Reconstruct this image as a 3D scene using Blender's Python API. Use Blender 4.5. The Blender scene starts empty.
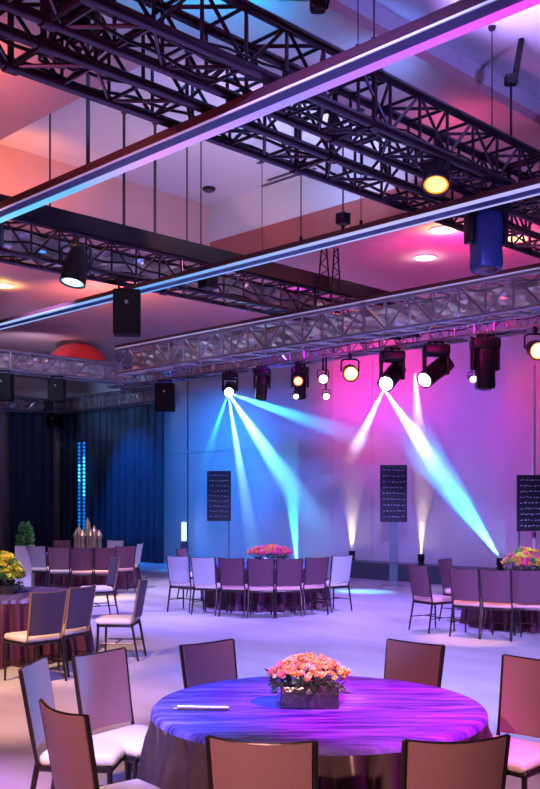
import bpy, bmesh, math, random
from mathutils import Vector, Matrix
random.seed(7)
PI = math.pi
S2 = math.sqrt(2.0)
scn = bpy.context.scene
COL = scn.collection

# ------------------------------------------------------------------ camera, world, exposure
F, CAMZ, HOR = 950.0, 1.885, 500.0
cam_d = bpy.data.cameras.new('camera')
cam = bpy.data.objects.new('camera', cam_d)
COL.objects.link(cam)
cam.location = (0, 0, CAMZ)
cam.rotation_euler = (PI/2, 0, -PI/4)
cam_d.sensor_fit = 'HORIZONTAL'
cam_d.sensor_width = 36
cam_d.lens = F/540*36
cam_d.shift_y = (HOR-394.5)/540
cam_d.clip_end = 200
scn.camera = cam
vs = scn.view_settings
vs.view_transform = 'Standard'
vs.look = 'None'
vs.gamma = 1
vs.use_curve_mapping = False
vs.exposure = 0.6
world = bpy.data.worlds.new('world')
scn.world = world
world.use_nodes = True
bg = world.node_tree.nodes['Background']
bg.inputs[0].default_value = (0.42, 0.22, 0.72, 1)
bg.inputs[1].default_value = 0.03
scn.cycles.use_denoising = True
scn.cycles.max_bounces = 6
scn.cycles.volume_bounces = 0
scn.cycles.sample_clamp_indirect = 4
scn.cycles.caustics_reflective = False
scn.cycles.caustics_refractive = False

def W(px, D, z):                       # a place given by its bearing, its distance ahead and its height
    l = (px-270)/F
    return Vector((D*(1+l)/S2, D*(1-l)/S2, z))
def on_x(px, x, z):                    # where a bearing meets the line x = const
    l = (px-270)/F
    return W(px, x*S2/(1+l), z)
def on_y(px, y, z):
    l = (px-270)/F
    return W(px, y*S2/(1-l), z)
def hgt(py, p):                        # height seen at image row py above plan point p
    D = (p.x+p.y)/S2
    return CAMZ+(HOR-py)*D/F

def spot(loc, tgt, color, power, deg, blend=0.8, r=0.05):
    d = bpy.data.lights.new('spot', 'SPOT')
    d.energy = power; d.color = color; d.spot_size = math.radians(deg); d.spot_blend = blend
    d.shadow_soft_size = r
    o = bpy.data.objects.new('spot_light', d); COL.objects.link(o)
    o.location = loc
    v = Vector(tgt)-Vector(loc)
    o.rotation_euler = v.to_track_quat('-Z', 'Y').to_euler()
    return o
def point(loc, color, power, r=0.1):
    d = bpy.data.lights.new('point', 'POINT')
    d.energy = power; d.color = color; d.shadow_soft_size = r
    o = bpy.data.objects.new('point_light', d); COL.objects.link(o); o.location = loc
    return o

BLUE = (0.02, 0.28, 1.0); CYAN = (0.05, 0.6, 1.0); MAG = (1.0, 0.03, 0.62); VIO = (0.42, 0.16, 1.0)
LAV = (0.62, 0.5, 1.0); WARM = (1.0, 0.72, 0.42); ORANGE = (1.0, 0.26, 0.02); PINK = (1.0, 0.3, 0.42)
# added spots without fixtures, colouring the stage wall and curtain
spot((15.2, 18.6, 4.7), (18.2, 20.4, 2.2), (0.0, 0.22, 1.0), 700, 95)
spot((14.2, 18, 5.5), (18.2, 18.4, 2.0), (0.0, 0.14, 1), 520, 75)
spot((14.2, 14.5, 5.5), (18.2, 15.0, 1.8), (0.14, 0.05, 1), 380, 80)
spot((14.6, 11.8, 5.6), (18.2, 12.2, 1.6), (0.24, 0.0, 1.0), 220, 80)
spot((15.9, 14.8, 4.9), (18.2, 14.6, 4.5), (1.0, 0.0, 0.3), 240, 100)
spot((15.9, 12.3, 4.9), (18.2, 12.0, 4.3), (0.7, 0.0, 0.8), 42, 115)
spot((15.6, 10.0, 4.9), (17.8, 9.6, 3.0), (1.0, 0.0, 0.16), 85, 100)
spot((15.3, 23.5, 5.7), (17.6, 23.2, 1.5), (0.0, 0.2, 1.0), 1000, 55)
# added unseen spots tinting the soffits and coffers from below
spot((8.6, 9.0, 5.6), (9.5, 12.6, 6.4), (1.0, 0.42, 0.42), 45, 100)
spot((10.0, 7.6, 5.8), (10.0, 9.4, 7.07), (0.45, 0.55, 1.0), 200, 110)
spot((8.0, 8.0, 5.8), (8.2, 10.0, 7.07), (0.6, 0.42, 0.8), 70, 110)
spot((9.9, 9.0, 6.2), (11.1, 9.6, 6.72), (0.12, 0.25, 1.0), 16, 50)
spot((6.4, 11.0, 5.7), (7.2, 12.6, 6.5), (1.0, 0.27, 0.0), 170, 80, 1.0)
spot((3.2, 7.6, 4.6), (3.6, 8.6, 6.0), (1.0, 0.3, 0.24), 260, 100)
spot((4.95, 5.34, 5.45), (5.3, 6.3, 6.0), (0.0, 0.36, 1.0), 120, 150)
spot((7.0, 5.34, 5.45), (7.0, 6.0, 6.0), (0.1, 0.3, 1.0), 30, 150)
spot((7.2, 4.6, 5.3), (7.4, 3.8, 6.27), (0.42, 0.3, 1.0), 150, 130)
spot((8.6, 5.9, 5.35), (8.8, 5.9, 6.0), (1.0, 0.12, 0.35), 12, 150)
spot((12.2, 8.0, 5.0), (13.2, 8.6, 6.0), (1.0, 0.0, 0.4), 170, 150)
spot((13.2, 13.0, 5.0), (14.6, 13.4, 6.0), (0.6, 0.0, 0.8), 80, 150)
spot((10.5, 15.2, 5.0), (11.0, 15.6, 6.0), (1.0, 0.3, 0.22), 110, 150)
spot((7.0, 14.6, 5.2), (7.3, 15.2, 6.0), (1.0, 0.3, 0.2), 80, 150)
spot((12.5, 20.6, 4.9), (13.0, 22, 6.0), (0.6, 0.6, 1.0), 50, 130)
# added unseen spots throwing light up at the trusses
spot((6.0, 13.4, 4.2), (12.0, 19.2, 5.05), (0.45, 0.65, 1.0), 1500, 24)
spot((11.5, 21.0, 4.3), (16.9, 24.0, 4.95), (0.3, 0.5, 1.0), 600, 26)
spot((-0.5, 4.2, 3.0), (4.6, 5.5, 5.1), (1.0, 0.2, 0.5), 420, 46)
spot((5.4, -0.6, 3.0), (7.6, 5.2, 5.1), (0.25, 0.2, 1.0), 650, 46)
spot((2.0, 7.6, 3.4), (6.6, 10.4, 5.1), (1.0, 0.5, 0.42), 420, 38)
spot((4.0, 11.5, 3.6), (10.0, 11.6, 4.5), (0.35, 0.45, 1.0), 300, 20)
spot((9.0, 3.0, 3.2), (10.2, 6.5, 4.4), (1.0, 0.35, 0.7), 130, 60)
# added spots without fixtures for floor, tables, chairs and flowers
spot((1.0, 1.0, 5.6), (10.0, 9.0, 0), (0.27, 0.24, 1.0), 6000, 43)
spot((7.0, 12.0, 5.9), (9.5, 14.0, 0), (0.4, 0.33, 1.0), 2000, 72)
spot((12.0, 9.0, 5.9), (12.0, 10.5, 0), (0.25, 0.17, 1.0), 2000, 74)
spot((0.4, 2.6, 5.2), (2.75, 4.75, 0.5), (1.0, 0.6, 0.38), 1000, 25)
spot((2.6, 7.6, 5.8), (5.6, 9.9, 0.2), (1.0, 0.6, 0.32), 1500, 34)
spot((0.0, 3.6, 5.2), (2.0, 5.5, 0), (0.34, 0.08, 1.0), 2000, 30)
spot((0.9, 3.2, 5.2), (3.45, 4.15, 0.75), (0.0, 0.11, 1.0), 2600, 21)
spot((4.2, 0.8, 5.2), (4.15, 3.2, 0.75), (0.85, 0.0, 0.9), 2900, 23)
spot((1.4, 0.5, 5.0), (3.95, 3.52, 0.95), (1.0, 0.82, 0.5), 1100, 6.5)
spot((2.2, 1.4, 5.0), (3.1, 4.35, 0.48), (1.0, 0.66, 0.36), 480, 13)
spot((6.0, 2.6, 4.4), (2.9, 4.78, 0.72), (0.1, 0.4, 1.0), 2000, 9)
spot((4.3, -0.4, 4.6), (5.0, 2.7, 0.5), (1.0, 0.5, 0.58), 620, 20)
spot((-0.6, 1.2, 2.5), (3.2, 3.2, 0.7), (1.0, 0.52, 0.44), 560, 50)
spot((4.5, -0.8, 5.6), (9.6, 6.2, 0), (0.42, 0.38, 1.0), 4500, 46)
spot((1.0, 7.6, 5.6), (4.5, 7.7, 0), (1.0, 0.5, 0.4), 1700, 28)
spot((10.6, 16.4, 5.85), (12.0, 15.6, 0), (0.65, 0.6, 1.0), 1100, 64)
spot((10.6, 6.9, 5.9), (11.0, 7.2, 0), (1.0, 0.42, 0.1), 900, 16)
spot((10.5, 15.0, 5.9), (10.7, 15.2, 0), (1.0, 0.66, 0.2), 1500, 16)
spot((12.3, 7.0, 5.9), (12.75, 7.3, 1.0), (1.0, 0.75, 0.4), 420, 15)

# ------------------------------------------------------------------ materials
def mat(name, col, rough=0.5, metal=0.0, noise=0.0, nscale=8, bump=0.0, stretch=None, emit=None, estr=0.0, coat=0.0, spec=0.5):
    m = bpy.data.materials.new(name); m.use_nodes = True
    nt = m.node_tree; b = nt.nodes['Principled BSDF']
    b.inputs['Base Color'].default_value = (*col, 1)
    b.inputs['Roughness'].default_value = rough
    b.inputs['Metallic'].default_value = metal
    b.inputs['Coat Weight'].default_value = coat
    b.inputs['Specular IOR Level'].default_value = spec
    if emit:
        b.inputs['Emission Color'].default_value = (*emit, 1)
        b.inputs['Emission Strength'].default_value = estr
    if noise or bump:
        tc = nt.nodes.new('ShaderNodeTexCoord'); mp = nt.nodes.new('ShaderNodeMapping')
        nt.links.new(tc.outputs['Object'], mp.inputs[0])
        if stretch: mp.inputs['Scale'].default_value = stretch
        n = nt.nodes.new('ShaderNodeTexNoise'); n.inputs['Scale'].default_value = nscale; n.inputs['Detail'].default_value = 5
        nt.links.new(mp.outputs[0], n.inputs['Vector'])
        if noise:
            mx = nt.nodes.new('ShaderNodeMix'); mx.data_type = 'RGBA'
            nt.links.new(n.outputs['Fac'], mx.inputs['Factor'])
            mx.inputs['A'].default_value = (*[c*(1-noise) for c in col], 1)
            mx.inputs['B'].default_value = (*[min(1, c*(1+noise)) for c in col], 1)
            nt.links.new(mx.outputs['Result'], b.inputs['Base Color'])
        if bump:
            bp = nt.nodes.new('ShaderNodeBump'); bp.inputs['Strength'].default_value = bump; bp.inputs['Distance'].default_value = 0.02
            nt.links.new(n.outputs['Fac'], bp.inputs['Height'])
            nt.links.new(bp.outputs[0], b.inputs['Normal'])
    return m
def emat(name, col, strength):
    return mat(name, (0.02, 0.02, 0.02), 0.3, emit=col, estr=strength)
def haze(name, density, col=(1, 1, 1)):
    m = bpy.data.materials.new(name); m.use_nodes = True
    nt = m.node_tree
    nt.nodes.remove(nt.nodes['Principled BSDF'])
    v = nt.nodes.new('ShaderNodeVolumeScatter')
    v.inputs['Density'].default_value = density; v.inputs['Color'].default_value = (*col, 1)
    nt.links.new(v.outputs[0], nt.nodes['Material Output'].inputs['Volume'])
    return m

def streaks(name, c0, c1):                       # creased satin; pale streaks put its reflections into the colour
    m = mat(name, c0, 0.36, 0.0, spec=0.12, bump=1.0, nscale=2.2, stretch=(1.0, 9, 1))
    nt = m.node_tree; b = nt.nodes['Principled BSDF']
    n = [x for x in nt.nodes if x.type == 'TEX_NOISE'][0]; n.inputs['Distortion'].default_value = 0.8
    [x for x in nt.nodes if x.type == 'BUMP'][0].inputs['Distance'].default_value = 0.035
    cr = nt.nodes.new('ShaderNodeValToRGB'); e = cr.color_ramp.elements
    e[0].position, e[0].color = 0.36, (*c0, 1)
    e[1].position, e[1].color = 0.68, (*c1, 1)
    nt.links.new(n.outputs['Fac'], cr.inputs[0]); nt.links.new(cr.outputs[0], b.inputs['Base Color'])
    return m
M = dict(
    wall=mat('wall_paint', (0.6, 0.6, 0.62), 0.6, spec=0.25, noise=0.05, nscale=1.5, bump=0.03),
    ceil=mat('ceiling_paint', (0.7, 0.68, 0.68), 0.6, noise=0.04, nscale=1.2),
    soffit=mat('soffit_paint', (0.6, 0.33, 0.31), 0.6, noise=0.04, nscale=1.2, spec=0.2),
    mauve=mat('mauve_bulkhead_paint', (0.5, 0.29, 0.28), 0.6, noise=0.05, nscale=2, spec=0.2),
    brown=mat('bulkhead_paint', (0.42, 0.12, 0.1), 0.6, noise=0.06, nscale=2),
    seam=mat('seam_dark', (0.06, 0.06, 0.08), 0.5, noise=0.2),
    ledge=mat('ledge_dark', (0.06, 0.07, 0.09), 0.3, noise=0.2),
    floor=mat('polished_concrete', (0.58, 0.55, 0.6), 0.3, noise=0.4, nscale=0.9, bump=0.02, stretch=(1.6, 0.7, 1), spec=0.2),
    curtain=mat('curtain_velvet', (0.022, 0.04, 0.075), 0.75, noise=0.3, nscale=3),
    black=mat('black_metal', (0.018, 0.016, 0.022), 0.35, 0.6, noise=0.3),
    matte=mat('speaker_black', (0.008, 0.008, 0.01), 0.75, spec=0.15, noise=0.2),
    truss=mat('dark_truss_metal', (0.07, 0.05, 0.075), 0.27, 0.85, noise=0.3, nscale=12),
    silver=mat('silver_truss_metal', (0.33, 0.32, 0.38), 0.3, 0.85, noise=0.25, nscale=12),
    foil=mat('crinkled_foil', (0.62, 0.56, 0.56), 0.28, 0.8, noise=0.3, nscale=5, bump=1.0),
    maroon=mat('maroon_beam', (0.09, 0.035, 0.04), 0.4, 0.3, noise=0.2),
    navy=mat('navy_beam_soffit', (0.03, 0.06, 0.2), 0.35, 0.2, noise=0.15),
    whiteline=mat('glowing_edge_trim', (0.8, 0.8, 0.9), 0.3, emit=(0.4, 0.5, 1), estr=0.18),  # faint bluish glow put into the trim to brighten its edge
    legs=mat('dark_bronze_metal', (0.05, 0.035, 0.035), 0.3, 0.7, noise=0.2),
    gold=mat('gilt_metal', (0.6, 0.38, 0.14), 0.3, 0.8, noise=0.2),
    back=mat('taupe_upholstery', (0.25, 0.125, 0.15), 0.5, noise=0.08, nscale=60, spec=0.2, bump=0.05),
    backpale=mat('pale_upholstery', (0.45, 0.45, 0.48), 0.5, noise=0.08, nscale=60, spec=0.2, bump=0.05),
    backdark=mat('wine_upholstery', (0.13, 0.05, 0.08), 0.5, noise=0.08, nscale=60, spec=0.2, bump=0.05),
    backdark2=mat('charcoal_upholstery', (0.09, 0.065, 0.085), 0.5, noise=0.08, nscale=60, spec=0.2, bump=0.05),
    seat=mat('cream_cushion', (0.78, 0.66, 0.55), 0.5, noise=0.05, nscale=30, spec=0.2, bump=0.04),
    seatpink=mat('rose_cushion', (0.75, 0.4, 0.38), 0.5, noise=0.05, nscale=30, spec=0.2, bump=0.04),
    satin=streaks('satin_top_cloth', (0.045, 0.03, 0.17), (0.27, 0.21, 0.6)),
    skirt=mat('satin_skirt_cloth', (0.12, 0.08, 0.085), 0.3, 0.5, noise=0.15, nscale=10),
    wine=mat('wine_skirt_cloth', (0.12, 0.03, 0.07), 0.45, 0.1, noise=0.15, nscale=10),
    leaf=mat('dark_leaves', (0.05, 0.09, 0.035), 0.5, noise=0.4, nscale=20),
    fol2=mat('green_leaves', (0.12, 0.4, 0.12), 0.5, noise=0.4, nscale=20),
    yel=mat('yellow_petals', (0.85, 0.78, 0.1), 0.5, noise=0.3, nscale=20),
    yel2=mat('apricot_petals', (0.95, 0.66, 0.2), 0.5, noise=0.2, nscale=30),
    org=mat('orange_petals', (0.95, 0.4, 0.1), 0.5, noise=0.25, nscale=30),
    peach=mat('peach_petals', (0.95, 0.58, 0.32), 0.5, noise=0.2, nscale=30),
    coral=mat('coral_petals', (0.92, 0.3, 0.26), 0.5, noise=0.2, nscale=30),
    pinkp=mat('pink_petals', (0.9, 0.1, 0.35), 0.5, noise=0.2, nscale=30),
    vase=mat('mirrored_glass', (0.1, 0.085, 0.1), 0.12, 0.7, noise=0.5, nscale=30, bump=0.3),
    white=mat('white_paint', (0.8, 0.78, 0.76), 0.5, noise=0.05),
    paper=mat('silver_paper', (0.42, 0.38, 0.46), 0.25, 0.5, noise=0.05),
    board=mat('board_black', (0.012, 0.012, 0.03), 0.4, noise=0.2),
    chalk=mat('board_lettering', (0.6, 0.6, 0.75), 0.6),
    red=mat('red_lacquer', (0.8, 0.03, 0.03), 0.15, coat=0.6, noise=0.05),
    green=mat('green_panel', (0.08, 0.3, 0.24), 0.4, noise=0.1),
    clear=mat('clear_acrylic', (0.6, 0.85, 0.95), 0.08, noise=0.05),
    cable=mat('steel_cable', (0.05, 0.045, 0.05), 0.4, 0.6, noise=0.2),
    copper=mat('aged_gold', (0.5, 0.4, 0.22), 0.28, 0.85, noise=0.4, nscale=20),
)
M['clear'].node_tree.nodes['Principled BSDF'].inputs['Transmission Weight'].default_value = 0.85
# ------------------------------------------------------------------ mesh helpers
def box(bm, lo, hi, mi=0):
    vs_ = [bm.verts.new((x, y, z)) for z in (lo[2], hi[2]) for y in (lo[1], hi[1]) for x in (lo[0], hi[0])]
    for f in ((0, 2, 3, 1), (4, 5, 7, 6), (0, 1, 5, 4), (2, 6, 7, 3), (1, 3, 7, 5), (0, 4, 6, 2)):
        bm.faces.new([vs_[i] for i in f]).material_index = mi
def tube(bm, a, b, r, n=8, r2=None, mi=0):
    a = Vector(a); b = Vector(b); d = b-a
    if d.length < 1e-6: return
    q = d.to_track_quat('Z', 'Y'); r2 = r if r2 is None else r2
    A = [bm.verts.new(a+q @ Vector((r*math.cos(2*PI*i/n), r*math.sin(2*PI*i/n), 0))) for i in range(n)]
    B = [bm.verts.new(b+q @ Vector((r2*math.cos(2*PI*i/n), r2*math.sin(2*PI*i/n), 0))) for i in range(n)]
    for i in range(n):
        bm.faces.new((A[i], A[(i+1) % n], B[(i+1) % n], B[i])).material_index = mi
    bm.faces.new(A[::-1]).material_index = mi; bm.faces.new(B).material_index = mi
def path(bm, pts, r, n=6):
    for a, b in zip(pts[:-1], pts[1:]): tube(bm, a, b, r, n)
def lathe(bm, prof, n=24, ctr=(0, 0, 0)):
    rings = []
    for r, z in prof:
        if r < 1e-5: rings.append([bm.verts.new((ctr[0], ctr[1], ctr[2]+z))])
        else: rings.append([bm.verts.new((ctr[0]+r*math.cos(2*PI*i/n), ctr[1]+r*math.sin(2*PI*i/n), ctr[2]+z)) for i in range(n)])
    for p, q in zip(rings[:-1], rings[1:]):
        for i in range(n):
            j = (i+1) % n
            f = [p[i % len(p)], p[j % len(p)], q[j % len(q)], q[i % len(q)]]
            u = []
            for v in f:
                if v not in u: u.append(v)
            if len(u) > 2: bm.faces.new(u)
def rbox(bm, lo, hi, r=0.02, seg=3):          # box with rounded edges
    t = bmesh.new(); box(t, lo, hi)
    bmesh.ops.recalc_face_normals(t, faces=t.faces)
    bmesh.ops.bevel(t, geom=t.edges[:], offset=r, segments=seg, affect='EDGES', profile=0.5)
    merge(bm, t)
def merge(bm, t, M4=None):
    me = bpy.data.meshes.new('tmp'); t.to_mesh(me); t.free()
    if M4 is not None: me.transform(M4)
    bm.from_mesh(me); bpy.data.meshes.remove(me)
def new(name, bm, m, parent=None, smooth=False, recalc=True):
    if recalc: bmesh.ops.recalc_face_normals(bm, faces=bm.faces)
    me = bpy.data.meshes.new(name); bm.to_mesh(me); bm.free()
    for x in (m if isinstance(m, (list, tuple)) else [m]): me.materials.append(x)
    if smooth:
        for p in me.polygons: p.use_smooth = True
    o = bpy.data.objects.new(name, me); COL.objects.link(o)
    if parent: o.parent = parent
    return o
def soft(o, ang=40):
    for p in o.data.polygons: p.use_smooth = True
    o.data.set_sharp_from_angle(angle=math.radians(ang))
    return o
def tag(o, label=None, cat=None, group=None, kind=None):
    if label: o['label'] = label
    if cat: o['category'] = cat
    if group: o['group'] = group
    if kind: o['kind'] = kind
    return o
def thing(name, label, cat, loc=(0, 0, 0), rz=0, group=None):
    o = bpy.data.objects.new(name, None); COL.objects.link(o)
    o.empty_display_size = 0.1
    o.location = loc; o.rotation_euler = (0, 0, rz)
    return tag(o, label, cat, group)
def struct(name, bm, m, smooth=False):
    return tag(new(name, bm, m, None, smooth), kind='structure')
KIDS = {}
def children(o):
    return [c for c in bpy.data.objects if c.parent == o]
def dup(o, loc=None, rz=None, label=None, group=None, scale=None):
    c = o.copy(); COL.objects.link(c)
    if loc is not None: c.location = loc
    if rz is not None: c.rotation_euler = (0, 0, rz)
    if scale: c.scale = (scale,)*3
    if label: c['label'] = label
    if group: c['group'] = group
    for ch in children(o):
        k = ch.copy(); COL.objects.link(k); k.parent = c
        for g in children(ch):
            s = g.copy(); COL.objects.link(s); s.parent = k
    return c

# ------------------------------------------------------------------ the room
WX, WY = 18.2, 28.4
bm = bmesh.new(); box(bm, (-4, -4, -0.1), (WX+0.3, WY+0.3, 0)); struct('floor', bm, M['floor'])
bm = bmesh.new(); box(bm, (WX, 10.7, 0), (WX+0.3, WY+0.3, 6.0)); struct('wall_back', bm, M['wall'])
bm = bmesh.new(); box(bm, (WX-0.45, -4, 0), (WX+0.3, 10.7, 6.0)); struct('wall_right', bm, M['wall'])
bm = bmesh.new(); box(bm, (-4, WY, 0), (WX, WY+0.3, 6.0)); struct('wall_left', bm, M['wall'])
# ceiling with two coffers
CX = (5.5, 11.1); CA = (6.5, 12.6); CB = (0.5, 5.27); HA, HB, HS = 7.07, 6.27, 6.0
bm = bmesh.new()
xs = [-4, CX[0], CX[1], WX+0.3]; ys = [-4, CB[0], CB[1], CA[0], CA[1], WY+0.3]
for i in range(3):
    for j in range(5):
        if i == 1 and j in (1, 3): continue
        box(bm, (xs[i], ys[j], HS), (xs[i+1], ys[j+1], HS+0.1))
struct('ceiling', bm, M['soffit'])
bm = bmesh.new()
for (y0, y1, h) in ((*CB, HB), (*CA, HA)):
    box(bm, (CX[0], y0, h), (CX[1], y1, h+0.1))
    box(bm, (CX[0]-0.1, y0-0.1, HS+0.1), (CX[0], y1+0.1, h+0.1))
    box(bm, (CX[1], y0-0.1, HS+0.1), (CX[1]+0.1, y1+0.1, h+0.1))
    box(bm, (CX[0], y0-0.1, HS+0.1), (CX[1], y0, h+0.1))
    box(bm, (CX[0], y1, HS+0.1), (CX[1], y1+0.1, h+0.1))
struct('ceiling', bm, M['ceil'])
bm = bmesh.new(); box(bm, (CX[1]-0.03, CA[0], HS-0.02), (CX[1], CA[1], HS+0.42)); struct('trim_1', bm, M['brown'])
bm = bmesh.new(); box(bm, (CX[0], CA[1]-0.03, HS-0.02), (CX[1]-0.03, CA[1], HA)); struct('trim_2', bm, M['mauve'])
n = 3
for px in (188, 332, 372):                       # seams of the wall panels
    p = on_x(px, WX, 0)
    bm = bmesh.new(); box(bm, (WX-0.02, p.y-0.015, 0.45), (WX, p.y+0.015, 6.0)); struct('trim_%d' % n, bm, M['seam'] if n == 3 else M['wall']); n += 1
a, b = on_x(260, WX, 0), on_x(166, WX, 0)
bm = bmesh.new(); box(bm, (WX-0.04, a.y, 3.28), (WX, b.y, 3.33)); struct('trim_%d' % n, bm, M['wall']); n += 1
a, b = on_x(515, WX, 0), on_x(350, WX, 0)
bm = bmesh.new(); box(bm, (WX-0.55, 10.75, 0), (WX, b.y, 0.4)); struct('baseboard_back', bm, M['ledge'])
for (y0, py) in ((26.9, 495), (26.9, 455)):
    bm = bmesh.new(); z = 2.1 if py > 480 else 3.3; box(bm, (10, WY-0.03, z), (15, WY, z+0.03)); struct('trim_%d' % n, bm, M['seam']); n += 1
# ceiling slots and detector
for (px, py, ln, mm) in ((258, 163, 0.9, 'seam'), (268, 180, 1.0, 'red'), (262, 186, 1.2, 'seam')):
    D = F*(HA-CAMZ)/(HOR-py); p = W(px, D, HA)
    bm = bmesh.new(); box(bm, (p.x-0.03, p.y-ln, HA-0.015), (p.x+0.03, p.y, HA)); struct('trim_%d' % n, bm, M['seam']); n += 1
p = W(209, F*(HA-CAMZ)/(HOR-188), HA)
t = thing('smoke_detector', 'small dark round smoke detector on the pale recessed ceiling', 'smoke detector', p)
bm = bmesh.new(); lathe(bm, [(0, 0), (0.11, 0), (0.11, -0.03), (0.09, -0.05), (0, -0.05)]); soft(new('housing', bm, M['black'], t))
bm = bmesh.new(); lathe(bm, [(0, -0.05), (0.05, -0.05), (0.04, -0.075), (0, -0.08)]); soft(new('sensor_cap', bm, M['seam'], t))
# recessed downlights
def downlight(px, py, col, label, power):
    p = W(px, F*(HS-CAMZ)/(HOR-py), HS)
    t = thing('recessed_downlight', label, 'ceiling light', p, 0, 'recessed ceiling lights')
    bm = bmesh.new(); lathe(bm, [(0.16, 0), (0.2, 0), (0.2, -0.02), (0.16, -0.02), (0.16, 0)]); soft(new('ring', bm, M['white'], t))
    bm = bmesh.new(); lathe(bm, [(0, -0.012), (0.158, -0.012), (0.158, -0.004), (0, -0.004)]); new('diffuser', bm, emat('diffuser_glow', col, 5), t)
    spot(p+Vector((0, 0, -0.25)), p+Vector((0.02, 0, 1)), col, power, 160)
downlight(425, 257, (0.85, 0.9, 1), 'bright white recessed downlight in the purple soffit left of the big moving head', 6)
downlight(443, 229, (1, 0.55, 0.12), 'amber recessed downlight glowing just above the white one in the soffit', 22)
downlight(514, 238, (1, 0.5, 0.12), 'amber recessed downlight in the soffit right of the big moving head', 26)
downlight(3, 285, (1, 0.6, 0.2), 'warm recessed downlight at the left edge below the foil lined truss', 22)

# ------------------------------------------------------------------ trusses and lit beams
def truss(label, axis, c0, a0, a1, z0, s, m, rchord=0.026, step=None, cables=0, foil=None, fascia=None, rl=0.015):
    """box truss along axis ('x' or 'y'); c0 near side coordinate, s section size"""
    def V(a, c, z): return (a, c, z) if axis == 'x' else (c, a, z)
    t = thing('lighting_truss', label, 'truss', V((a0+a1)/2, c0+s/2, z0), 0, 'lighting trusses under the ceiling')
    off = Vector(t.location)
    def R(a, c, z): return Vector(V(a, c, z))-off
    for c in (c0, c0+s):
        for z in (z0, z0+s):
            bm = bmesh.new(); tube(bm, R(a0, c, z), R(a1, c, z), rchord, 10); soft(new('chord', bm, m, t))
    step = step or s*0.95
    nn = max(2, int((a1-a0)/step)); st = (a1-a0)/nn
    faces = [lambda a, k: R(a, c0, z0+s*k), lambda a, k: R(a, c0+s, z0+s*k), lambda a, k: R(a, c0+s*k, z0), lambda a, k: R(a, c0+s*k, z0+s)]
    for fi, fn in enumerate(faces):
        bm = bmesh.new()
        for i in range(nn):
            a = a0+i*st; k = i % 2
            tube(bm, fn(a, k), fn(a+st, 1-k), rl, 6)
            tube(bm, fn(a, 0), fn(a, 1), rl, 6)
        tube(bm, fn(a1, 0), fn(a1, 1), rl, 6)
        soft(new('lattice', bm, m, t))
    for k in range(cables):                    # cables strung along the truss
        bm = bmesh.new(); cc = c0+s*random.random(); hz = z0+s*random.choice((0.08, 0.2, 0.6, 0.95)); pts = []
        ph = random.uniform(0, 6); m_ = int((a1-a0)/0.16)
        for i in range(m_+1):
            a = a0+(a1-a0)*i/m_
            pts.append(R(a, cc+0.05*math.sin(a*2.3+ph), hz-0.05*abs(math.sin(a*1.9+ph))+0.015*math.sin(a*9+ph)))
        path(bm, pts, random.choice((0.009, 0.013, 0.016)), 6); soft(new('cable_run', bm, M['black'], t))
    nc = max(1, int((a1-a0)/2.4))
    for k in range(1, nc):                     # joint plates between truss lengths
        a = a0+(a1-a0)*k/nc; bm = bmesh.new()
        for c in (c0, c0+s):
            for z in (z0, z0+s): tube(bm, R(a-0.05, c, z), R(a+0.05, c, z), rchord*1.35, 10)
            tube(bm, R(a, c, z0), R(a, c, z0+s), rl*1.6, 8)
        for z in (z0, z0+s): tube(bm, R(a, c0, z), R(a, c0+s, z), rl*1.6, 8)
        soft(new('joint_frame', bm, m, t))
    if foil:                                   # crinkled sheet laid behind the lattice
        cf, zl, zh = foil
        bm = bmesh.new(); nu = int((a1-a0)/0.12); nv = 5
        g = [[bm.verts.new(R(a0+(a1-a0)*i/nu, cf+random.uniform(-0.045, 0.045), zl+(zh-zl)*j/nv)) for j in range(nv+1)] for i in range(nu+1)]
        for i in range(nu):
            for j in range(nv):
                q = (g[i][j], g[i+1][j], g[i+1][j+1], g[i][j+1])
                bm.faces.new(q[:3]); bm.faces.new((q[0], q[2], q[3]))
        o = new('foil_panel', bm, M['foil'], t)
        md = o.modifiers.new('thick', 'SOLIDIFY'); md.thickness = 0.006
        tag(o, 'crinkled silver foil sheet')
    if fascia:
        f0, f1, zl, zh = fascia
        bm = bmesh.new(); A, B = R(f0, c0-0.07, zl), R(f1, c0-0.035, zh)
        box(bm, [min(A[i], B[i]) for i in range(3)], [max(A[i], B[i]) for i in range(3)])
        tag(new('fascia', bm, M['black'], t), 'plain black fascia strip')
    return t
def led_mat(name, stops, a0, a1, strength):
    m = bpy.data.materials.new(name); m.use_nodes = True
    nt = m.node_tree; b = nt.nodes['Principled BSDF']
    tc = nt.nodes.new('ShaderNodeTexCoord'); sx = nt.nodes.new('ShaderNodeSeparateXYZ')
    mr = nt.nodes.new('ShaderNodeMapRange'); cr = nt.nodes.new('ShaderNodeValToRGB')
    nt.links.new(tc.outputs['Object'], sx.inputs[0]); nt.links.new(sx.outputs['Y'], mr.inputs['Value'])
    mr.inputs['From Min'].default_value = a0; mr.inputs['From Max'].default_value = a1
    nt.links.new(mr.outputs[0], cr.inputs[0])
    e = cr.color_ramp.elements
    e[0].position, e[0].color = stops[0][0], (*stops[0][1], 1)
    e[1].position, e[1].color = stops[-1][0], (*stops[-1][1], 1)
    for p, c in stops[1:-1]:
        k = e.new(p); k.color = (*c, 1)
    nt.links.new(cr.outputs[0], b.inputs['Emission Color']); b.inputs['Emission Strength'].default_value = strength
    b.inputs['Base Color'].default_value = (0.1, 0.1, 0.12, 1)
    return m
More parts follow.
